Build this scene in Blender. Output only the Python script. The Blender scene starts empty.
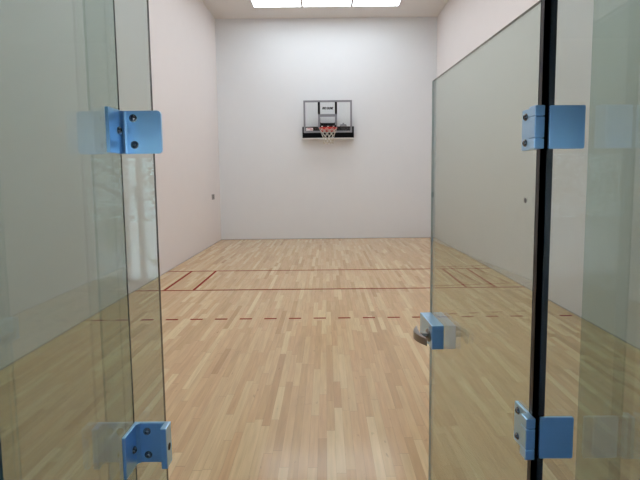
import bpy, bmesh, math, random
from mathutils import Vector, Matrix
random.seed(7)
S = bpy.context.scene
COL = S.collection
FT = .3048
W, L, H = 10*FT, 40*FT, 20*FT            # court half width, length, height
G = -L                                    # plane of the glass back wall
HALL_Y = -15.6                            # far wall of the hallway behind the viewer

# ------------------------------------------------------------------ materials
def mat(name):
    m = bpy.data.materials.new(name); m.use_nodes = True
    nt = m.node_tree; nt.nodes.clear()
    out = nt.nodes.new('ShaderNodeOutputMaterial')
    return m, nt, out

def N(nt, kind, **kw):
    n = nt.nodes.new(kind)
    for k, v in kw.items():
        if k in n.inputs: n.inputs[k].default_value = v
        else: setattr(n, k, v)
    return n

def math_node(nt, op, a, b=None, c=None):
    n = nt.nodes.new('ShaderNodeMath'); n.operation = op
    for i, v in enumerate((a, b, c)):
        if v is None: continue
        if isinstance(v, (int, float)): n.inputs[i].default_value = v
        else: nt.links.new(v, n.inputs[i])
    return n.outputs[0]

def srgb(r, g, b):
    f = lambda c: (c/255/12.92 if c/255 <= .04045 else ((c/255+.055)/1.055)**2.4)
    return (f(r), f(g), f(b), 1)

def plain(name, col, rough=.5, metal=0, spec=.5, noise=0, scale=20, bump=0):
    """a principled surface with a slight procedural mottle"""
    m, nt, out = mat(name)
    b = N(nt, 'ShaderNodeBsdfPrincipled')
    b.inputs['Base Color'].default_value = col
    b.inputs['Roughness'].default_value = rough
    b.inputs['Metallic'].default_value = metal
    b.inputs['Specular IOR Level'].default_value = spec
    if noise or bump:
        geo = N(nt, 'ShaderNodeNewGeometry')
        t = N(nt, 'ShaderNodeTexNoise'); t.inputs['Scale'].default_value = scale; t.inputs['Detail'].default_value = 4
        nt.links.new(geo.outputs['Position'], t.inputs['Vector'])
        if noise:
            mx = N(nt, 'ShaderNodeMix', data_type='RGBA', blend_type='MIX')
            mx.inputs[6].default_value = tuple(c*(1-noise) for c in col[:3])+(1,)
            mx.inputs[7].default_value = tuple(min(1, c*(1+noise)) for c in col[:3])+(1,)
            nt.links.new(t.outputs['Fac'], mx.inputs[0]); nt.links.new(mx.outputs[2], b.inputs['Base Color'])
        if bump:
            bp = N(nt, 'ShaderNodeBump'); bp.inputs['Strength'].default_value = bump; bp.inputs['Distance'].default_value = .01
            nt.links.new(t.outputs['Fac'], bp.inputs['Height']); nt.links.new(bp.outputs['Normal'], b.inputs['Normal'])
    nt.links.new(b.outputs[0], out.inputs[0])
    return m

def glass(name, tint, ior=1.5):
    """sheet glass: tinted straight-through transmission plus a mirror reflection by Fresnel"""
    m, nt, out = mat(name)
    geo = N(nt, 'ShaderNodeNewGeometry')
    ior_v = math_node(nt, 'MULTIPLY_ADD', geo.outputs['Backfacing'], 1/ior-ior, ior)
    fr = N(nt, 'ShaderNodeFresnel'); nt.links.new(ior_v, fr.inputs['IOR'])
    tr = N(nt, 'ShaderNodeBsdfTransparent'); tr.inputs[0].default_value = tint
    gl = N(nt, 'ShaderNodeBsdfGlossy'); gl.inputs['Color'].default_value = (1, 1, 1, 1); gl.inputs['Roughness'].default_value = 0
    mx = N(nt, 'ShaderNodeMixShader')
    nt.links.new(fr.outputs[0], mx.inputs[0]); nt.links.new(tr.outputs[0], mx.inputs[1]); nt.links.new(gl.outputs[0], mx.inputs[2])
    nt.links.new(mx.outputs[0], out.inputs[0])
    return m

def emitter(name, col, strength):
    m, nt, out = mat(name)
    e = N(nt, 'ShaderNodeEmission'); e.inputs[0].default_value = col; e.inputs[1].default_value = strength
    nt.links.new(e.outputs[0], out.inputs[0])
    return m

def maple():
    m, nt, out = mat('maple_strip_floor')
    b = N(nt, 'ShaderNodeBsdfPrincipled')
    geo = N(nt, 'ShaderNodeNewGeometry'); sep = N(nt, 'ShaderNodeSeparateXYZ')
    nt.links.new(geo.outputs['Position'], sep.inputs[0])
    x, y = sep.outputs[0], sep.outputs[1]
    w = .0572
    u = math_node(nt, 'DIVIDE', x, w); row = math_node(nt, 'FLOOR', u); fu = math_node(nt, 'FRACT', u)
    def rnd(a, bb, k):
        c = N(nt, 'ShaderNodeCombineXYZ')
        for i, v in enumerate((a, bb)):
            if v is None: continue
            nt.links.new(v, c.inputs[i])
        c.inputs[2].default_value = k
        t = N(nt, 'ShaderNodeTexWhiteNoise'); t.noise_dimensions = '3D'
        nt.links.new(c.outputs[0], t.inputs['Vector'])
        return t.outputs['Value']
    ln = math_node(nt, 'MULTIPLY_ADD', rnd(row, None, 3.3), .9, 1.1)
    v = math_node(nt, 'DIVIDE', math_node(nt, 'MULTIPLY_ADD', rnd(row, None, 1.7), 7.0, y), ln)
    # two unequal boards in every length
    seg = math_node(nt, 'FLOOR', v); fv = math_node(nt, 'FRACT', v)
    cut = math_node(nt, 'MULTIPLY_ADD', rnd(row, seg, 5.1), .4, .3)
    half = math_node(nt, 'GREATER_THAN', fv, cut)
    sid = math_node(nt, 'MULTIPLY_ADD', half, .5, seg)
    tone = rnd(row, sid, 9.7)
    ramp = N(nt, 'ShaderNodeValToRGB'); cr = ramp.color_ramp
    cr.elements[0].position = 0; cr.elements[0].color = srgb(*FLOOR_RAMP[0])
    cr.elements[1].position = 1; cr.elements[1].color = srgb(*FLOOR_RAMP[-1])
    for p, c in zip((.1, .4, .75), FLOOR_RAMP[1:-1]):
        e = cr.elements.new(p); e.color = srgb(*c)
    nt.links.new(tone, ramp.inputs[0])
    # grain drawn out along the boards
    cg = N(nt, 'ShaderNodeCombineXYZ')
    nt.links.new(math_node(nt, 'MULTIPLY', x, 48), cg.inputs[0]); nt.links.new(math_node(nt, 'MULTIPLY', y, 3.0), cg.inputs[1])
    nt.links.new(math_node(nt, 'MULTIPLY', tone, 40), cg.inputs[2])
    ng = N(nt, 'ShaderNodeTexNoise'); ng.inputs['Scale'].default_value = 1; ng.inputs['Detail'].default_value = 5
    nt.links.new(cg.outputs[0], ng.inputs['Vector'])
    g = math_node(nt, 'MULTIPLY_ADD', ng.outputs['Fac'], .44, .78)
    # mineral flecks and small knots
    fl = N(nt, 'ShaderNodeTexNoise'); fl.inputs['Scale'].default_value = 1; fl.inputs['Detail'].default_value = 2
    cf = N(nt, 'ShaderNodeCombineXYZ')
    nt.links.new(math_node(nt, 'MULTIPLY', x, 26), cf.inputs[0]); nt.links.new(math_node(nt, 'MULTIPLY', y, 9), cf.inputs[1])
    nt.links.new(math_node(nt, 'MULTIPLY', tone, 17), cf.inputs[2]); nt.links.new(cf.outputs[0], fl.inputs['Vector'])
    knot = N(nt, 'ShaderNodeMapRange'); knot.inputs['From Min'].default_value = .70; knot.inputs['From Max'].default_value = .78
    knot.inputs['To Min'].default_value = 1; knot.inputs['To Max'].default_value = .72
    nt.links.new(fl.outputs['Fac'], knot.inputs['Value'])
    # fine dark seams
    e1 = math_node(nt, 'LESS_THAN', math_node(nt, 'ABSOLUTE', math_node(nt, 'SUBTRACT', fu, .5)), .485)
    d2 = math_node(nt, 'ABSOLUTE', math_node(nt, 'SUBTRACT', fv, cut))
    e2 = math_node(nt, 'GREATER_THAN', math_node(nt, 'MINIMUM', d2, math_node(nt, 'MINIMUM', fv, math_node(nt, 'SUBTRACT', 1, fv))), .0016)
    seam = math_node(nt, 'MULTIPLY_ADD', math_node(nt, 'MINIMUM', e1, e2), .22, .78)
    k = math_node(nt, 'MULTIPLY', math_node(nt, 'MULTIPLY', g, seam), knot.outputs[0])
    vm = N(nt, 'ShaderNodeVectorMath', operation='SCALE')
    nt.links.new(ramp.outputs[0], vm.inputs[0]); nt.links.new(k, vm.inputs['Scale'])
    nt.links.new(vm.outputs[0], b.inputs['Base Color'])
    b.inputs['Roughness'].default_value = .17
    b.inputs['Specular IOR Level'].default_value = .38
    nt.links.new(b.outputs[0], out.inputs[0])
    return m

FLOOR_RAMP = [(184, 150, 110), (193, 162, 120), (200, 166, 125), (203, 174, 132), (212, 187, 144)]
M = {}
M['floor'] = maple()
M['wall'] = plain('court_wall_paint', (.78, .735, .72, 1), .75, spec=.2, noise=.012, scale=3)
M['wall_front'] = plain('front_wall_paint', (.77, .785, .80, 1), .75, spec=.2, noise=.012, scale=3)  # same white walls, with cool daylight put into this one's colour
M['ceiling'] = plain('ceiling_paint', (.74, .71, .68, 1), .8, spec=.2, noise=.01, scale=3)
M['hall'] = plain('hallway_paint', (.26, .40, .58, 1), .8, spec=.2, noise=.01, scale=3)  # unseen walls, made-up blue so the fittings reflect bluish light
M['hall_floor'] = plain('hallway_carpet', (.25, .30, .38, 1), .95, spec=.1, noise=.2, scale=160)  # unseen floor, blue-grey made up to brighten its reflection in the latch
M['line'] = plain('red_line_paint', srgb(122, 40, 24), .8, spec=.02, noise=.06, scale=30)
M['glass'] = glass('clear_greenish_plate_glass', (.785, .845, .815, 1))
M['glass_fixed'] = glass('green_plate_glass', (.82, .87, .85, 1))
M['glass_edge'] = plain('dark_polished_glass_edge', (.035, .055, .05, 1), .12)
M['glass_arris'] = plain('pale_cyan_glass_arris', (.34, .47, .46, 1), .08)  # pale cyan paints window light reflected along the door's free edge
M['gasket'] = plain('black_vinyl_gasket', (.008, .008, .009, 1), .4)
M['alu'] = plain('satin_blue_grey_aluminium', (.42, .655, .89, 1), .28, metal=.9, noise=.03, scale=40)  # neutral metal; blue of reflected daylight is put into its base colour
M['bolt'] = plain('dark_steel_bolt', (.20, .20, .205, 1), .25, metal=1)
M['hole'] = plain('dark_recess', (.02, .02, .02, 1), .6)
M['nickel'] = plain('brushed_nickel', (.26, .235, .21, 1), .30, metal=1, noise=.05, scale=60)
M['grey_metal'] = plain('grey_powder_coated_steel', (.25, .25, .275, 1), .5, spec=.3, noise=.03)
M['black_paint'] = plain('black_painted_bar', (.008, .008, .009, 1), .6, spec=.05)
M['pad'] = plain('black_vinyl_padding', (.006, .006, .007, 1), .7, spec=.03, noise=.1, scale=30)
M['acrylic'] = glass('clear_acrylic_board', (.99, .992, .992, 1), 1.35)
M['red'] = plain('red_rim_steel', srgb(186, 44, 36), .4, noise=.05)
M['net'] = plain('white_net_cord', (.58, .56, .49, 1), .8)
M['white'] = plain('white_plastic', (.80, .79, .78, 1), .4)
M['sticker'] = plain('white_vinyl_sticker', (.70, .62, .62, 1), .4)
M['sticker_red'] = plain('red_sticker_print', srgb(178, 70, 74), .4)
M['ink'] = plain('black_print', (.006, .006, .007, 1), .6, spec=.05)
M['plate'] = plain('grey_cover_plate', (.27, .26, .25, 1), .5)
M['plate_dark'] = plain('dark_socket_plastic', (.07, .07, .07, 1), .5)
M['lens'] = emitter('light_lens', (.94, 1.03, 1.106, 1), 15.0)
M['trim'] = plain('white_trim_paint', (.72, .71, .70, 1), .5)
M['sealant'] = plain('grey_floor_sealant', (.42, .38, .35, 1), .8)
M['bark'] = plain('bark', (.10, .075, .055, 1), .9, noise=.3, scale=18)
M['paving'] = plain('pale_paving', (.78, .77, .75, 1), .9, noise=.1, scale=2)
M['leaf'] = plain('leaf_green', (.10, .17, .055, 1), .6, noise=.35, scale=6)

# ------------------------------------------------------------------ mesh helpers
def box(bm, x0, x1, y0, y1, z0, z1, mi=0):
    vs = [bm.verts.new((x, y, z)) for x in (x0, x1) for y in (y0, y1) for z in (z0, z1)]
    for f in ((0, 1, 3, 2), (4, 6, 7, 5), (0, 4, 5, 1), (2, 3, 7, 6), (0, 2, 6, 4), (1, 5, 7, 3)):
        fc = bm.faces.new([vs[i] for i in f]); fc.material_index = mi
    return vs

def prism(bm, pts, axis, a0, a1, mi=0):
    """closed outline pts (2-D) pushed out along axis from a0 to a1; axis 0: pts are (y,z), 1: (x,z), 2: (x,y)"""
    def P(p, a):
        return {0: (a, p[0], p[1]), 1: (p[0], a, p[1]), 2: (p[0], p[1], a)}[axis]
    A = [bm.verts.new(P(p, a0)) for p in pts]; B = [bm.verts.new(P(p, a1)) for p in pts]
    fs = [bm.faces.new(A), bm.faces.new(B[::-1])]
    n = len(pts)
    for i in range(n):
        fs.append(bm.faces.new((A[i], B[i], B[(i+1) % n], A[(i+1) % n])))
    for f in fs: f.material_index = mi
    return fs

def rounded(x0, x1, z0, z1, r, corners=(1, 1, 1, 1), n=6):
    """outline of a rectangle, corners (bl, br, tr, tl) rounded where 1"""
    out = []
    for (cx, cz, a0, c, px, pz) in ((x0+r, z0+r, 180, corners[0], x0, z0), (x1-r, z0+r, 270, corners[1], x1, z0),
                                   (x1-r, z1-r, 0, corners[2], x1, z1), (x0+r, z1-r, 90, corners[3], x0, z1)):
        if not c: out.append((px, pz)); continue
        for i in range(n+1):
            a = math.radians(a0+90*i/n); out.append((cx+r*math.cos(a), cz+r*math.sin(a)))
    return out

def tube(bm, pts, r, n=8, closed=False, cap=True):
    pts = [Vector(p) for p in pts]; m = len(pts); rings = []
    up = Vector((0, 0, 1))
    for i, p in enumerate(pts):
        if closed: d = pts[(i+1) % m]-pts[i-1]
        else: d = pts[min(i+1, m-1)]-pts[max(i-1, 0)]
        d.normalize()
        a = d.cross(up)
        if a.length < 1e-4: a = d.cross(Vector((1, 0, 0)))
        a.normalize(); b = a.cross(d)
        rings.append([bm.verts.new(p+r*(math.cos(2*math.pi*k/n)*a+math.sin(2*math.pi*k/n)*b)) for k in range(n)])
    for i in range(m if closed else m-1):
        A, B = rings[i], rings[(i+1) % m]
        for k in range(n): bm.faces.new((A[k], A[(k+1) % n], B[(k+1) % n], B[k]))
    if cap and not closed:
        bm.faces.new(rings[0][::-1]); bm.faces.new(rings[-1])

def lathe(bm, prof, origin, axis, n=20, mi=0):
    """profile (radius, height along axis) turned about axis through origin"""
    axis = Vector(axis).normalized(); a = axis.orthogonal().normalized(); b = axis.cross(a); o = Vector(origin)
    rings = []
    for r, h in prof:
        if r < 1e-6: rings.append([bm.verts.new(o+axis*h)])
        else: rings.append([bm.verts.new(o+axis*h+r*(math.cos(2*math.pi*k/n)*a+math.sin(2*math.pi*k/n)*b)) for k in range(n)])
    for A, B in zip(rings, rings[1:]):
        for k in range(n):
            if len(A) == 1 and len(B) == 1: continue
            if len(A) == 1: f = bm.faces.new((A[0], B[k], B[(k+1) % n]))
            elif len(B) == 1: f = bm.faces.new((A[k], A[(k+1) % n], B[0]))
            else: f = bm.faces.new((A[k], A[(k+1) % n], B[(k+1) % n], B[k]))
            f.material_index = mi

def obj(name, bm, mats, parent=None, bevel=0, smooth=False, M4=None):
    if M4 is not None: bmesh.ops.transform(bm, matrix=M4, verts=bm.verts)
    bmesh.ops.recalc_face_normals(bm, faces=bm.faces)
    me = bpy.data.meshes.new(name); bm.to_mesh(me); bm.free()
    for m in (mats if isinstance(mats, (list, tuple)) else [mats]): me.materials.append(m)
    o = bpy.data.objects.new(name, me); COL.objects.link(o)
    if smooth:
        for p in me.polygons: p.use_smooth = True
        me.set_sharp_from_angle(angle=math.radians(40))
    if bevel:
        b = o.modifiers.new('bevel', 'BEVEL'); b.width = bevel; b.segments = 2; b.limit_method = 'ANGLE'; b.angle_limit = math.radians(50)
    if parent: attach(o, parent)
    return o

def attach(o, parent):
    """the parent's place is kept as an offset so that parts stay where they were modelled"""
    o.parent = parent
    mw = parent['_at'] if '_at' in parent else (0, 0, 0)
    o.location = Vector(o.location) - Vector(mw)

def empty(name, loc):
    o = bpy.data.objects.new(name, None); COL.objects.link(o); o.location = loc; o['_at'] = loc
    o.empty_display_size = .1
    return o

def tag(o, label=None, cat=None, group=None, kind=None):
    for k, v in (('label', label), ('category', cat), ('group', group), ('kind', kind)):
        if v: o[k] = v
    return o

def struct(name, bm, m, label=None, cat=None, parent=None, **kw):
    return tag(obj(name, bm, m, parent, **kw), label, cat, kind='structure' if parent is None else None)

NB = bmesh.new
# ------------------------------------------------------------------ the court shell
bm = NB(); box(bm, -W, W, G-.1, 0, -.12, 0)
floor = struct('floor', bm, M['floor'], 'pale maple strip floor of the indoor ball court with red lines', 'floor')
lt = .0012
def line(name, x0, x1, y0, y1, label):
    b = NB(); box(b, x0, x1, y0, y1, .0002, lt); o = obj(name, b, M['line'], floor)
    if label: o['label'] = label
hw = .022
line('court_line', -W+.002, W-.002, -15*FT-hw, -15*FT+hw, 'thin red line across the floor nearest the front wall')
line('court_line', -W+.002, W-.002, -20*FT-hw, -20*FT+hw, 'red line across the middle of the floor')
for s in (-1, 1):
    for d, t in ((1.5, 'outer'), (3, 'inner')):
        x = s*(W-d*FT)
        line('court_line', x-hw, x+hw, -20*FT+hw, -15*FT-hw, None)
for k in range(-10, 10):
    x = (k+.5)*FT + .012
    line('line_dash', x-.0762, x+.0762, -25*FT-hw, -25*FT+hw, None)

bm = NB(); box(bm, -W-.2, W+.2, 0, .2, 0, H)
struct('wall_front', bm, M['wall_front'], 'white front wall of the court behind the basketball backboard', 'wall')
bm = NB(); box(bm, -W-.2, -W, G-.1, 0, 0, H)
struct('wall_left', bm, M['wall'], 'tall white side wall at the left of the court', 'wall')
bm = NB(); box(bm, W, W+.2, G-.1, 0, 0, H)
struct('wall_right', bm, M['wall'], 'tall white side wall seen past and through the glass door', 'wall')
bm = NB(); box(bm, -W-.2, W+.2, G-.1, .2, H, H+.15)
struct('ceiling', bm, M['ceiling'], 'white ceiling of the court with square light panels', 'ceiling')
GH = 3.0                                   # height of the glass front
bm = NB(); box(bm, -W, W, G-.1, G+.05, GH, H)
struct('wall_back', bm, M['wall'], 'white wall above the glass front', 'wall')
# thin sealant joints where walls meet the floor
for nm, a in (('baseboard_left', (-W, -W+.008, G+.1, 0, 0, .012)), ('baseboard_right', (W-.008, W, G+.1, 0, 0, .012)),
              ('baseboard_front', (-W+.008, W-.008, -.008, 0, 0, .012))):
    bm = NB(); box(bm, *a); struct(nm, bm, M['sealant'])

# ------------------------------------------------------------------ hallway behind the viewer
HX = 4.2; HH = 3.0
bm = NB(); box(bm, -HX, HX, HALL_Y, G-.1, -.12, 0)
struct('floor_hallway', bm, M['hall_floor'])
bm = NB(); box(bm, -HX, HX, HALL_Y-.2, G-.1, HH, HH+.15)
struct('ceiling_hallway', bm, M['hall'])
for nm, x0, x1 in (('wall_hallway_left', -HX-.2, -HX), ('wall_hallway_right', HX, HX+.2)):
    bm = NB(); box(bm, x0, x1, HALL_Y-.2, G-.1, 0, HH); struct(nm, bm, M['hall'])
for nm, x0, x1 in (('wall_return_left', -HX, -W-.2), ('wall_return_right', W+.2, HX)):
    bm = NB(); box(bm, x0, x1, G-.1, G+.05, 0, HH); struct(nm, bm, M['hall'])
WX0, WX1, WZ0, WZ1 = -2.03, 1.90, .68, 2.0
bm = NB()
box(bm, -HX, WX0, HALL_Y-.2, HALL_Y, 0, HH); box(bm, WX1, HX, HALL_Y-.2, HALL_Y, 0, HH)
box(bm, WX0, WX1, HALL_Y-.2, HALL_Y, 0, WZ0); box(bm, WX0, WX1, HALL_Y-.2, HALL_Y, WZ1, HH)
struct('wall_hallway_back', bm, M['hall'])
win = empty('window_1', (WX0, HALL_Y, WZ0)); tag(win, kind='structure')
bm = NB()
for x0, x1, z0, z1 in ((WX0, WX0+.04, WZ0, WZ1), (WX1-.06, WX1, WZ0, WZ1), (WX0+.04, WX1-.06, WZ0, WZ0+.06), (WX0+.04, WX1-.06, WZ1-.06, WZ1)):
    box(bm, x0, x1, HALL_Y-.14, HALL_Y-.06, z0, z1)
for x in (-1.87, -.6, .65):
    box(bm, x-.022, x+.022, HALL_Y-.13, HALL_Y-.07, WZ0+.06, WZ1-.06)
obj('window_frame', bm, M['white'], win)
bm = NB(); box(bm, WX0-.05, WX1+.05, HALL_Y-.06, HALL_Y+.1, WZ0-.04, WZ0)
obj('window_sill', bm, M['white'], win, bevel=.006)
bm = NB(); box(bm, WX0+.02, WX1-.02, HALL_Y-.103, HALL_Y-.097, WZ0+.02, WZ1-.02)
M['pane'] = glass('window_pane_glass', (.97, .98, .975, 1))
obj('pane', bm, M['pane'], win)
# ground and a leafy tree outside that window
bm = NB(); box(bm, -14, 14, -34, HALL_Y-.2, -.5, -.3)
tag(obj('ground', bm, M['paving']), kind='structure')
def tree(x, y, h, n, seed, label):
    rr = random.Random(seed)
    r = empty('leafy_tree', (x, y, -.3)); tag(r, label, 'tree', 'trees outside the hallway window')
    b = NB()
    tube(b, [(x, y, -.3), (x+.05, y, h*.3), (x-.04, y+.05, h*.6), (x+.02, y, h*.85)], .09, 8)
    for k in range(6):
        a = k*1.1; z = h*(.3+.08*k)
        tube(b, [(x, y, z), (x+.6*math.cos(a), y+.6*math.sin(a), z+.4), (x+1.1*math.cos(a), y+1.1*math.sin(a), z+.6)], .03, 6)
    obj('trunk', b, M['bark'], r, smooth=True)
    b = NB()
    cl = [(x+rr.uniform(-1.3, 1.3), y+rr.uniform(-1, 1), rr.uniform(0, h)) for _ in range(34)]
    for _ in range(n):
        c = rr.choice(cl); p = Vector(c)+Vector((rr.gauss(0, .26), rr.gauss(0, .26), rr.gauss(0, .22)))
        d = Vector((rr.gauss(0, 1), rr.gauss(0, 1), rr.gauss(0, .6))).normalized(); e = d.orthogonal().normalized()*.035
        v = [b.verts.new(p-d*.06), b.verts.new(p+e), b.verts.new(p+d*.07), b.verts.new(p-e)]
        b.faces.new(v)
    obj('foliage', b, M['leaf'], r)
tree(-2.05, -19.3, 3.6, 2600, 1, 'leafy green tree outside the hallway window, nearer the left end')
tree(2.4, -19.8, 3.8, 2600, 2, 'leafy green tree outside the hallway window, nearer the right end')

# ------------------------------------------------------------------ glass front
def sheet(name, x0, x1, y0, y1, z0, z1, edge_faces, gm, label=None, cat=None):
    b = NB(); box(b, x0, x1, y0, y1, z0, z1)
    b.faces.ensure_lookup_table()
    thin = min(x1-x0, y1-y0)
    for f in b.faces:
        nrm = f.calc_center_median()-Vector(((x0+x1)/2, (y0+y1)/2, (z0+z1)/2))
        big = abs(nrm.x)*2 < thin*1.01 and abs(nrm.x) > 1e-5 if thin == x1-x0 else abs(nrm.y)*2 < thin*1.01 and abs(nrm.y) > 1e-5
        f.material_index = 0 if big or (edge_faces == 'clear_back' and nrm.y > .1) else 1
    return struct(name, b, [gm, M['glass_edge']], label, cat)
t = .006
F0 = G-t                                   # hallway face of the fixed glass
LE, RE = -.445, .453                       # the two sides of the doorway
sheet('wall_glass_left', -W+.004, LE, G-t, G+t, .003, GH-.003, None, M['glass_fixed'], 'fixed sheet of greenish glass left of the open doorway', 'glass wall')
sheet('wall_glass_right', RE+.012, W-.004, G-t, G+t, .003, GH-.003, None, M['glass_fixed'], 'fixed sheet of glass right of the open doorway', 'glass wall')
sheet('wall_glass_over_door', LE+.004, RE+.008, G-t, G+t, 2.145, GH-.003, None, M['glass_fixed'], 'fixed sheet of glass over the doorway', 'glass wall')
sheet('wall_fin_left', -.529, -.517, G-t-.45, G-t-.002, .003, GH-.003, 'clear_back', M['glass_fixed'], 'upright glass fin left of the doorway, standing out toward the viewer', 'glass fin')
sheet('wall_fin_right', .56, .572, G-t-.45, G-t-.002, .003, GH-.003, 'clear_back', M['glass_fixed'], 'upright glass fin right of the doorway, standing out toward the viewer', 'glass fin')
bm = NB(); box(bm, RE-.003, RE+.012, G-.0085, G+.0085, .004, 2.14)
box(bm, RE-.003, RE+.026, G-.0085, G-.0062, .004, 2.14)
struct('trim_1', bm, M['gasket'], 'black seal strip up the right edge of the doorway', 'seal strip')

bm = NB(); box(bm, -.5198, -.5172, F0-.0019, F0-.0001, .004, GH-.004)
struct('trim_2', bm, M['gasket'], 'thin dark joint where the left fin meets the glass', 'joint')

def bolt(parent, p, d, r=.0072):
    """button head socket bolt: washer, domed head and a hexagon recess"""
    b = NB(); d = Vector(d)
    lathe(b, [(0, 0), (r*1.25, 0), (r*1.25, .0014), (r, .0016), (r*.98, .003), (r*.75, .0052), (r*.42, .006), (r*.40, .0035), (0, .0035)], p, d, 18)
    obj('bolt', b, M['bolt'], parent, smooth=True)
    return

# upper angle bracket on the left fin
br = empty('mounting_bracket', (-.517, F0, 1.787))
tag(br, 'flat-faced blue-grey metal bracket high up on the left glass, two bolts in its face', 'bracket', None)
bm = NB()
prism(bm, rounded(-.509, -.421, 1.787, 1.884, .009, (0, 1, 1, 0)), 1, F0-.008, F0-.0003)
prism(bm, [(F0-.0003, 1.787), (F0-.075, 1.787), (F0-.075, 1.884), (F0-.0003, 1.884)], 0, -.5168, -.509)
# rounded inside corner between the two leaves
pts = [(-.509, F0-.008)] + [(-.509+.010-.010*math.sin(a), F0-.008-.010+.010*math.cos(a)) for a in [math.radians(q) for q in range(0, 91, 15)]]
prism(bm, pts, 2, 1.787, 1.884)
obj('body', bm, M['alu'], br, bevel=.0015)
bolt(br, (-.484, F0-.008, 1.867), (0, -1, 0)); bolt(br, (-.483, F0-.008, 1.807), (0, -1, 0)); bolt(br, (-.509, F0-.028, 1.838), (1, 0, 0))

# lower channel bracket: the strike for the door latch
br = empty('mounting_bracket', (-.517, F0, 1.042))
tag(br, 'U-shaped blue-grey metal strike bracket low on the left glass at latch height', 'bracket', None)
bm = NB()
prism(bm, [(-.5168, F0-.0003), (-.5168, F0-.075), (-.509, F0-.075), (-.509, F0-.016), (-.501, F0-.008), (-.443, F0-.008), (-.443, F0-.036), (-.429, F0-.036), (-.429, F0-.0003)], 2, 1.042, 1.142)
obj('body', bm, M['alu'], br, bevel=.0015)
bolt(br, (-.485, F0-.008, 1.121), (0, -1, 0)); bolt(br, (-.484, F0-.008, 1.062), (0, -1, 0)); bolt(br, (-.509, F0-.03, 1.087), (1, 0, 0))
bm = NB(); lathe(bm, [(0, 0), (.0085, 0), (.0085, .0006), (0, .0006)], (-.429, F0-.018, 1.088), (1, 0, 0), 20)
obj('latch_hole', bm, M['hole'], br)  # flat dark disc, the shade inside the hole put into its colour

# ------------------------------------------------------------------ the open glass door
HP = Vector((.451, -12.178, 0)); FP = Vector((.407, -11.268, 0))
ev = (FP-HP).normalized(); DL = (FP-HP).length
nv = Vector((-ev.y, ev.x, 0))              # the face the viewer sees (towards the left)
DM = Matrix(((ev.x, nv.x, 0, HP.x), (ev.y, nv.y, 0, HP.y), (0, 0, 1, 0), (0, 0, 0, 1)))   # (e, n, z) -> world
door = empty('door_1', (HP.x, HP.y, 0))
tag(door, 'tall clear glass door standing open into the court, hinged at the right', 'door', kind='structure')
bm = NB()
e0, e1, z0, z1, th, ch = 0, DL, .010, 2.13, .010, .0018
# leaf with polished chamfers on its free edge and top
ring = [(e0, 0), (e1-ch, 0), (e1, -ch), (e1, -th+ch), (e1-ch, -th), (e0, -th)]
A = [bm.verts.new((p[0], p[1], z0)) for p in ring]; B = [bm.verts.new((p[0], p[1], z1)) for p in ring]
for i in range(6):
    f = bm.faces.new((A[i], A[(i+1) % 6], B[(i+1) % 6], B[i]))
    f.material_index = {0: 0, 4: 0, 1: 2, 3: 2, 2: 2, 5: 1}[i]
for R in (A, B): bm.faces.new(R).material_index = 1
obj('door_panel', bm, [M['glass'], M['glass_edge'], M['glass_arris']], door, M4=DM)

def hinge(z0, z1):
    h = empty('hinge', (HP.x, HP.y, z0)); h['label'] = 'blue-grey metal hinge plate'
    b = NB()
    prism(b, rounded(-.006, .060, z0, z1, .004, (1, 1, 1, 1)), 1, .0003, .0085)
    b2 = obj('hinge_leaf', b, M['alu'], None, bevel=.001, M4=DM)
    b = NB(); q = (z1-z0)
    for a0, a1 in ((0, .24), (.255, .745), (.76, 1)):
        box(b, -.036, -.006, .0003, .024, z0+q*a0, z0+q*a1)
    box(b, -.033, -.008, .0045, .020, z0+.002, z1-.002)
    b3 = obj('knuckle', b, M['alu'], None, bevel=.002, M4=DM)
    b = NB(); prism(b, rounded(RE+.012, RE+.094, z0, z1, .004), 1, F0-.0105, F0-.0026)
    b4 = obj('fixed_leaf', b, M['alu'], None, bevel=.001)
    for c in (b2, b3, b4): attach(c, h)
    for dz in (.018, q-.018):
        p = DM @ Vector((.040, .0085, z0+dz)); bolt(h, p, nv)
    # keep the hinge and its pieces under the door
    h.parent = door; h.location = Vector(h.location)-Vector(door.location)
hinge(1.789, 1.887); hinge(1.042, 1.146)

bm = NB(); lathe(bm, [(0, 0), (.0068, 0), (.0068, .001), (.005, .002), (0, .002)], DM @ Vector((.048, .0002, 1.667)), nv, 18)
o = obj('plug', bm, M['plate'], door, smooth=True); o['label'] = 'small round grey plug in the glass'

# latch block across the free edge with a curved turn handle
la = empty('latch', tuple(DM @ Vector((.70, 0, 1.042)))); la['label'] = 'blue-grey metal latch block with a curved handle'
bm = NB(); box(bm, .703, .893, .0003, .048, 1.042, 1.138)
a1 = obj('latch_body', bm, M['alu'], None, bevel=.0015, M4=DM)
bm = NB(); lathe(bm, [(0, .048), (.027, .048), (.027, .053), (.023, .057), (.011, .058), (.011, .082), (0, .082)], (0, 0, 0), (0, 1, 0), 24)
bmesh.ops.translate(bm, vec=(.745, 0, 1.088), verts=bm.verts)
a3 = obj('spindle', bm, M['nickel'], None, smooth=True, M4=DM)
bm = NB()
n = 16; outl = [(.662+.165*i/n, .080+.030*math.sin(math.pi*i/n)) for i in range(n+1)] + [(.662+.165*i/n, .078+.010*math.sin(math.pi*i/n)) for i in range(n, -1, -1)]
prism(bm, outl, 2, 1.072, 1.102)
a4 = obj('handle', bm, M['nickel'], None, bevel=.003, smooth=True, M4=DM)
for c in (a1, a3, a4): attach(c, la)
la.parent = door; la.location = Vector(la.location)-Vector(door.location)

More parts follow.
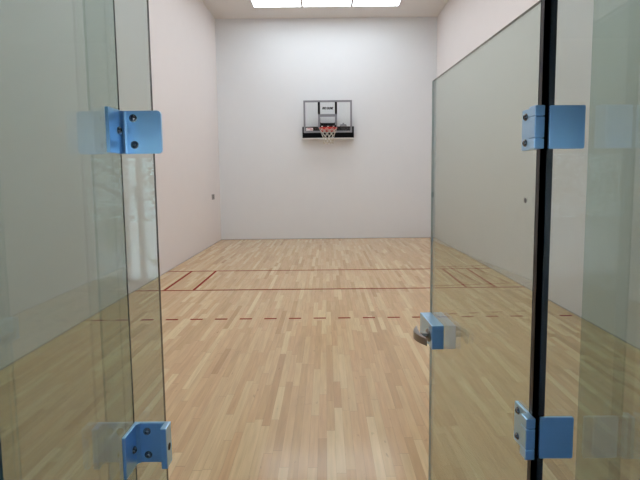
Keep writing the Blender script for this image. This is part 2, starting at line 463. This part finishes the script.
# ------------------------------------------------------------------ basketball hoop
hoop = empty('basketball_hoop', (.02, 0, 2.82))
tag(hoop, 'grey-framed clear basketball backboard with red rim, white net and black padding', 'basketball hoop')
BX0, BX1, BZ0, BZ1, BY = -.645, .686, 2.968, 3.841, -.25
bm = NB(); box(bm, BX0+.02, BX1-.02, BY+.008, BY+.018, BZ0+.02, BZ1-.02)
board = obj('backboard', bm, M['acrylic'], hoop)
def rect_ring(b, x0, x1, z0, z1, wd, y0, y1):
    box(b, x0, x1, y0, y1, z1-wd, z1); box(b, x0, x1, y0, y1, z0, z0+wd)
    box(b, x0, x0+wd, y0, y1, z0+wd, z1-wd); box(b, x1-wd, x1, y0, y1, z0+wd, z1-wd)
bm = NB(); rect_ring(bm, BX0, BX1, BZ0, BZ1, .050, BY, BY+.034)
obj('frame', bm, M['grey_metal'], board, bevel=.003)
bm = NB()
box(bm, -.246, .276, BY+.002, BY+.0078, 3.396, 3.468)
for x0, x1 in ((-.246, -.186), (.216, .276)): box(bm, x0, x1, BY+.002, BY+.0078, 3.10, 3.396)
obj('target_square', bm, M['grey_metal'], board)
# rounded lower corners and dark lower rail of the square
bm = NB(); box(bm, -.1858, .2158, BY+.002, BY+.0078, 3.170, 3.228)
for s, cx in ((1, -.1858), (-1, .2158)):
    prism(bm, [(cx, 3.228)]+[(cx+s*(.04-.04*math.sin(a)), 3.228+.04-.04*math.cos(a)) for a in [math.radians(q) for q in range(0, 91, 15)]], 1, BY+.002, BY+.0078)
obj('lower_rail', bm, M['black_paint'], board)
for x0, x1 in ((-.252, -.188), (.216, .277)):
    bm = NB(); box(bm, x0, x1, BY+.001, BY+.0078, 3.4682, BZ1-.0502)
    obj('upright', bm, M['black_paint'], board)
# printed words
cu = bpy.data.curves.new('lettering', 'FONT'); cu.body = 'PRO DUNK'; cu.size = .078; cu.shear = .25; cu.offset = .006; cu.extrude = .0006; cu.align_x = 'CENTER'
to = bpy.data.objects.new('lettering_src', cu); COL.objects.link(to)
bpy.context.view_layer.update()
me = bpy.data.meshes.new_from_object(to.evaluated_get(bpy.context.evaluated_depsgraph_get()))
bpy.data.objects.remove(to)
wx = max(v.co.x for v in me.vertices)-min(v.co.x for v in me.vertices); cx = (max(v.co.x for v in me.vertices)+min(v.co.x for v in me.vertices))/2
for v in me.vertices:
    x, y, z = v.co; v.co = (.025+(x-cx)*.31/wx, BY+.0068-z, 3.600+y)
me.materials.clear(); me.materials.append(M['ink'])
o = bpy.data.objects.new('lettering', me); COL.objects.link(o); attach(o, hoop); o.parent = board; o.location = (0, 0, 0)
# sticker bottom left
bm = NB(); box(bm, -.578, -.388, BY+.005, BY+.0075, 3.024, 3.104)
obj('sticker', bm, [M['sticker']], board)
bm = NB(); box(bm, -.47, -.400, BY+.0038, BY+.0048, 3.042, 3.056); box(bm, -.545, -.43, BY+.0038, BY+.0048, 3.072, 3.086)
obj('sticker_print', bm, M['sticker_red'], board)
for c in board.children: c.location = (0, 0, 0) if c.name.startswith('lettering') else c.location
# black padding around the lower edge, with a pale ledge under it
bm = NB(); box(bm, -.682, .737, BY+.040, -.03, 2.826, 3.137)
pad = obj('padding', bm, M['pad'], hoop, bevel=.012)
bm = NB(); box(bm, -.682, .737, BY-.006, -.02, 2.803, 2.825)
obj('ledge', bm, M['white'], pad, bevel=.003)
pad['label'] = 'black padding'
# front skirt of the padding below the frame
bm = NB(); box(bm, -.640, .690, BY+.004, BY+.0395, 2.830, BZ0-.002)
obj('skirt', bm, M['pad'], pad, bevel=.006)
# wall mount arms and the bracket seen through the board
for x in (-.217, .246):
    for z in (3.35, 3.436):
        bm = NB(); box(bm, x-.022, x+.022, BY+.019, -.001, z-.026, z+.026)
        obj('wall_mount', bm, M['grey_metal'], hoop)
bm = NB(); prism(bm, [(.350, 3.139), (.545, 3.139), (.530, 3.195), (.47, 3.205), (.465, 3.235), (.43, 3.235), (.425, 3.205), (.365, 3.195)], 1, -.16, -.06)
obj('adjuster_bracket', bm, M['grey_metal'], hoop)
# rim
RC = Vector((.026, BY-.155-.232, 3.048)); RR = .232
bm = NB(); tube(bm, [RC+Vector((RR*math.cos(a), RR*math.sin(a), 0)) for a in [2*math.pi*k/48 for k in range(48)]], .0105, 10, closed=True)
for s in (-1, 1):
    tube(bm, [(RC.x+s*.13, BY-.004, 3.02), (RC.x+s*.13, RC.y+.19, 3.040)], .010, 8)
# sheet-steel skirt joining ring to plate
prism(bm, [(RC.x-.14, BY-.006), (RC.x+.14, BY-.006), (RC.x+.12, RC.y+RR-.03), (RC.x-.12, RC.y+RR-.03)], 2, 3.036, 3.044)
rim = obj('rim', bm, M['red'], hoop, smooth=True); rim['label'] = 'red steel rim'
bm = NB(); box(bm, RC.x-.19, RC.x+.19, BY-.007, BY+.001, 2.985, 3.105)
obj('mounting_plate', bm, M['red'], rim)
bm = NB(); box(bm, RC.x-.225, RC.x+.225, BY-.004, BY+.0012, 3.106, 3.168)
obj('rim_bracket', bm, M['black_paint'], rim)
for x in (-.165, 0, .15):
    bm = NB(); box(bm, RC.x+x-.022, RC.x+x+.022, BY-.012, BY-.0042, 3.126, 3.146)
    obj('bolt', bm, M['white'], rim, bevel=.003)
for k in range(9):
    bm = NB()
    a = 2*math.pi*(k+.5)/9; p = RC+Vector((RR*math.cos(a), RR*math.sin(a), -.010))
    tube(bm, [p+Vector((.008, 0, .004)), p+Vector((.008, 0, -.014)), p+Vector((-.008, 0, -.014)), p+Vector((-.008, 0, .004))], .0022, 5)
    obj('hook', bm, M['red'], rim)
# net: two crossing families of cords that narrow downward
bm = NB()
prof = [(0, .232), (.06, .212), (.13, .184), (.20, .158), (.27, .138), (.34, .130), (.40, .138)]
for s in (-1, 1):
    for k in range(9):
        pts = []
        for i, (dz, r) in enumerate(prof):
            a = 2*math.pi*(k+.5+s*i*.5)/9
            pts.append(RC+Vector((r*math.cos(a), r*math.sin(a), -.012-dz)))
        tube(bm, pts, .006, 5)
obj('net', bm, M['net'], hoop, smooth=True)

# ------------------------------------------------------------------ ceiling lights
LX = ((-1.845, -.62), (-.598, .64), (.662, 1.855))
ROWS = (-.90, -3.25, -5.65, -8.05, -10.45)
first = {}
names = ['left-hand', 'middle', 'right-hand']
for ri, yf in enumerate(ROWS):
    for ci in range(3):
        x0, x1 = LX[ci]; xc = (x0+x1)/2
        if (ci) not in first:
            r = empty('ceiling_light', (xc, yf-.3, H))
            b = NB(); rect = (x0, x1, yf-.62, yf)
            for a in ((x0, x1, yf-.018, yf), (x0, x1, yf-.62, yf-.602), (x0, x0+.018, yf-.602, yf-.018), (x1-.018, x1, yf-.602, yf-.018)):
                box(b, a[0], a[1], a[2], a[3], H-.022, H-.0005)
            obj('frame', b, M['trim'], r)
            b = NB(); box(b, x0+.0185, x1-.0185, yf-.6015, yf-.0185, H-.016, H-.006)
            obj('diffuser', b, M['lens'], r)
            first[ci] = r
        else:
            s = first[ci]; r = s.copy(); COL.objects.link(r); r.location = (xc, yf-.3, H)
            for c in s.children:
                d = c.copy(); d.parent = r; COL.objects.link(d)
        if ri == 0: lb = f'{names[ci]} bright ceiling light panel of the three at the front wall'
        else: lb = f'{names[ci]} ceiling light panel in row {("two", "three", "four", "five")[ri-1]} from the front wall'
        tag(r, lb, 'ceiling light', 'ceiling light panels')

# ------------------------------------------------------------------ small plate on the left wall
wp = empty('wall_plate', (-W, -.84, 1.255)); tag(wp, 'small grey socket plate on the left wall near the front corner', 'wall plate')
bm = NB(); prism(bm, rounded(-.975, -.705, 1.185, 1.325, .008), 0, -W+.0003, -W+.008); obj('cover', bm, M['plate'], wp)
bm = NB()
for z in (1.225, 1.27): box(bm, -W+.0082, -W+.010, -.90, -.78, z, z+.022)
obj('socket', bm, M['plate_dark'], wp)

# ------------------------------------------------------------------ daylight, camera, exposure
wd = bpy.data.worlds.new('sky'); S.world = wd; wd.use_nodes = True
nt = wd.node_tree; nt.nodes.clear()
wo = nt.nodes.new('ShaderNodeOutputWorld'); bg = nt.nodes.new('ShaderNodeBackground')
tc = nt.nodes.new('ShaderNodeTexCoord'); sp = nt.nodes.new('ShaderNodeSeparateXYZ'); rp = nt.nodes.new('ShaderNodeValToRGB')
nt.links.new(tc.outputs['Generated'], sp.inputs[0]); nt.links.new(sp.outputs[2], rp.inputs[0])
rp.color_ramp.elements[0].color = (.60, .80, 1, 1); rp.color_ramp.elements[1].color = (.38, .60, 1, 1)
nt.links.new(rp.outputs[0], bg.inputs[0]); bg.inputs[1].default_value = 8.0
nt.links.new(bg.outputs[0], wo.inputs[0])

sl = bpy.data.lights.new('sun', 'SUN'); sl.energy = 42; sl.angle = .01; sl.color = (1, .97, .93)
so = bpy.data.objects.new('sun', sl); COL.objects.link(so); so.location = (20, 0, 25)
so.rotation_euler = Vector((-.62, -.16, -.77)).to_track_quat('-Z', 'Y').to_euler()

X, Z, D, yaw, pit, rol, f, ppy = (-0.04585, 1.72742, 13.29181, 0.0013118, 0.0886483, -0.0098962, 468.849, -20.41)
c, s = math.cos(yaw), math.sin(yaw)
r0 = Vector((c, -s, 0)); fh = Vector((s, c, 0)); zh = Vector((0, 0, 1))
c, s = math.cos(pit), math.sin(pit)
fw = c*fh-s*zh; u0 = s*fh+c*zh
c, s = math.cos(rol), math.sin(rol)
rt = c*r0+s*u0; up = c*u0-s*r0
cam = bpy.data.cameras.new('camera'); co = bpy.data.objects.new('camera', cam); COL.objects.link(co)
co.matrix_world = Matrix(((rt.x, up.x, -fw.x, X), (rt.y, up.y, -fw.y, -D), (rt.z, up.z, -fw.z, Z), (0, 0, 0, 1)))
cam.sensor_width = 36; cam.sensor_fit = 'HORIZONTAL'; cam.lens = f*36/640
cam.shift_x = -7/640; cam.shift_y = ppy/640
cam.clip_start = .02; cam.clip_end = 200
S.camera = co
for o in COL.objects:
    if '_at' in o: del o['_at']
S.view_settings.view_transform = 'Standard'; S.view_settings.look = 'None'
S.view_settings.gamma = 1; S.view_settings.use_curve_mapping = False
S.view_settings.exposure = -.9
S.cycles.use_denoising = True
S.cycles.max_bounces = 14; S.cycles.diffuse_bounces = 8; S.cycles.glossy_bounces = 6
S.cycles.transparent_max_bounces = 24
S.cycles.sample_clamp_indirect = 8
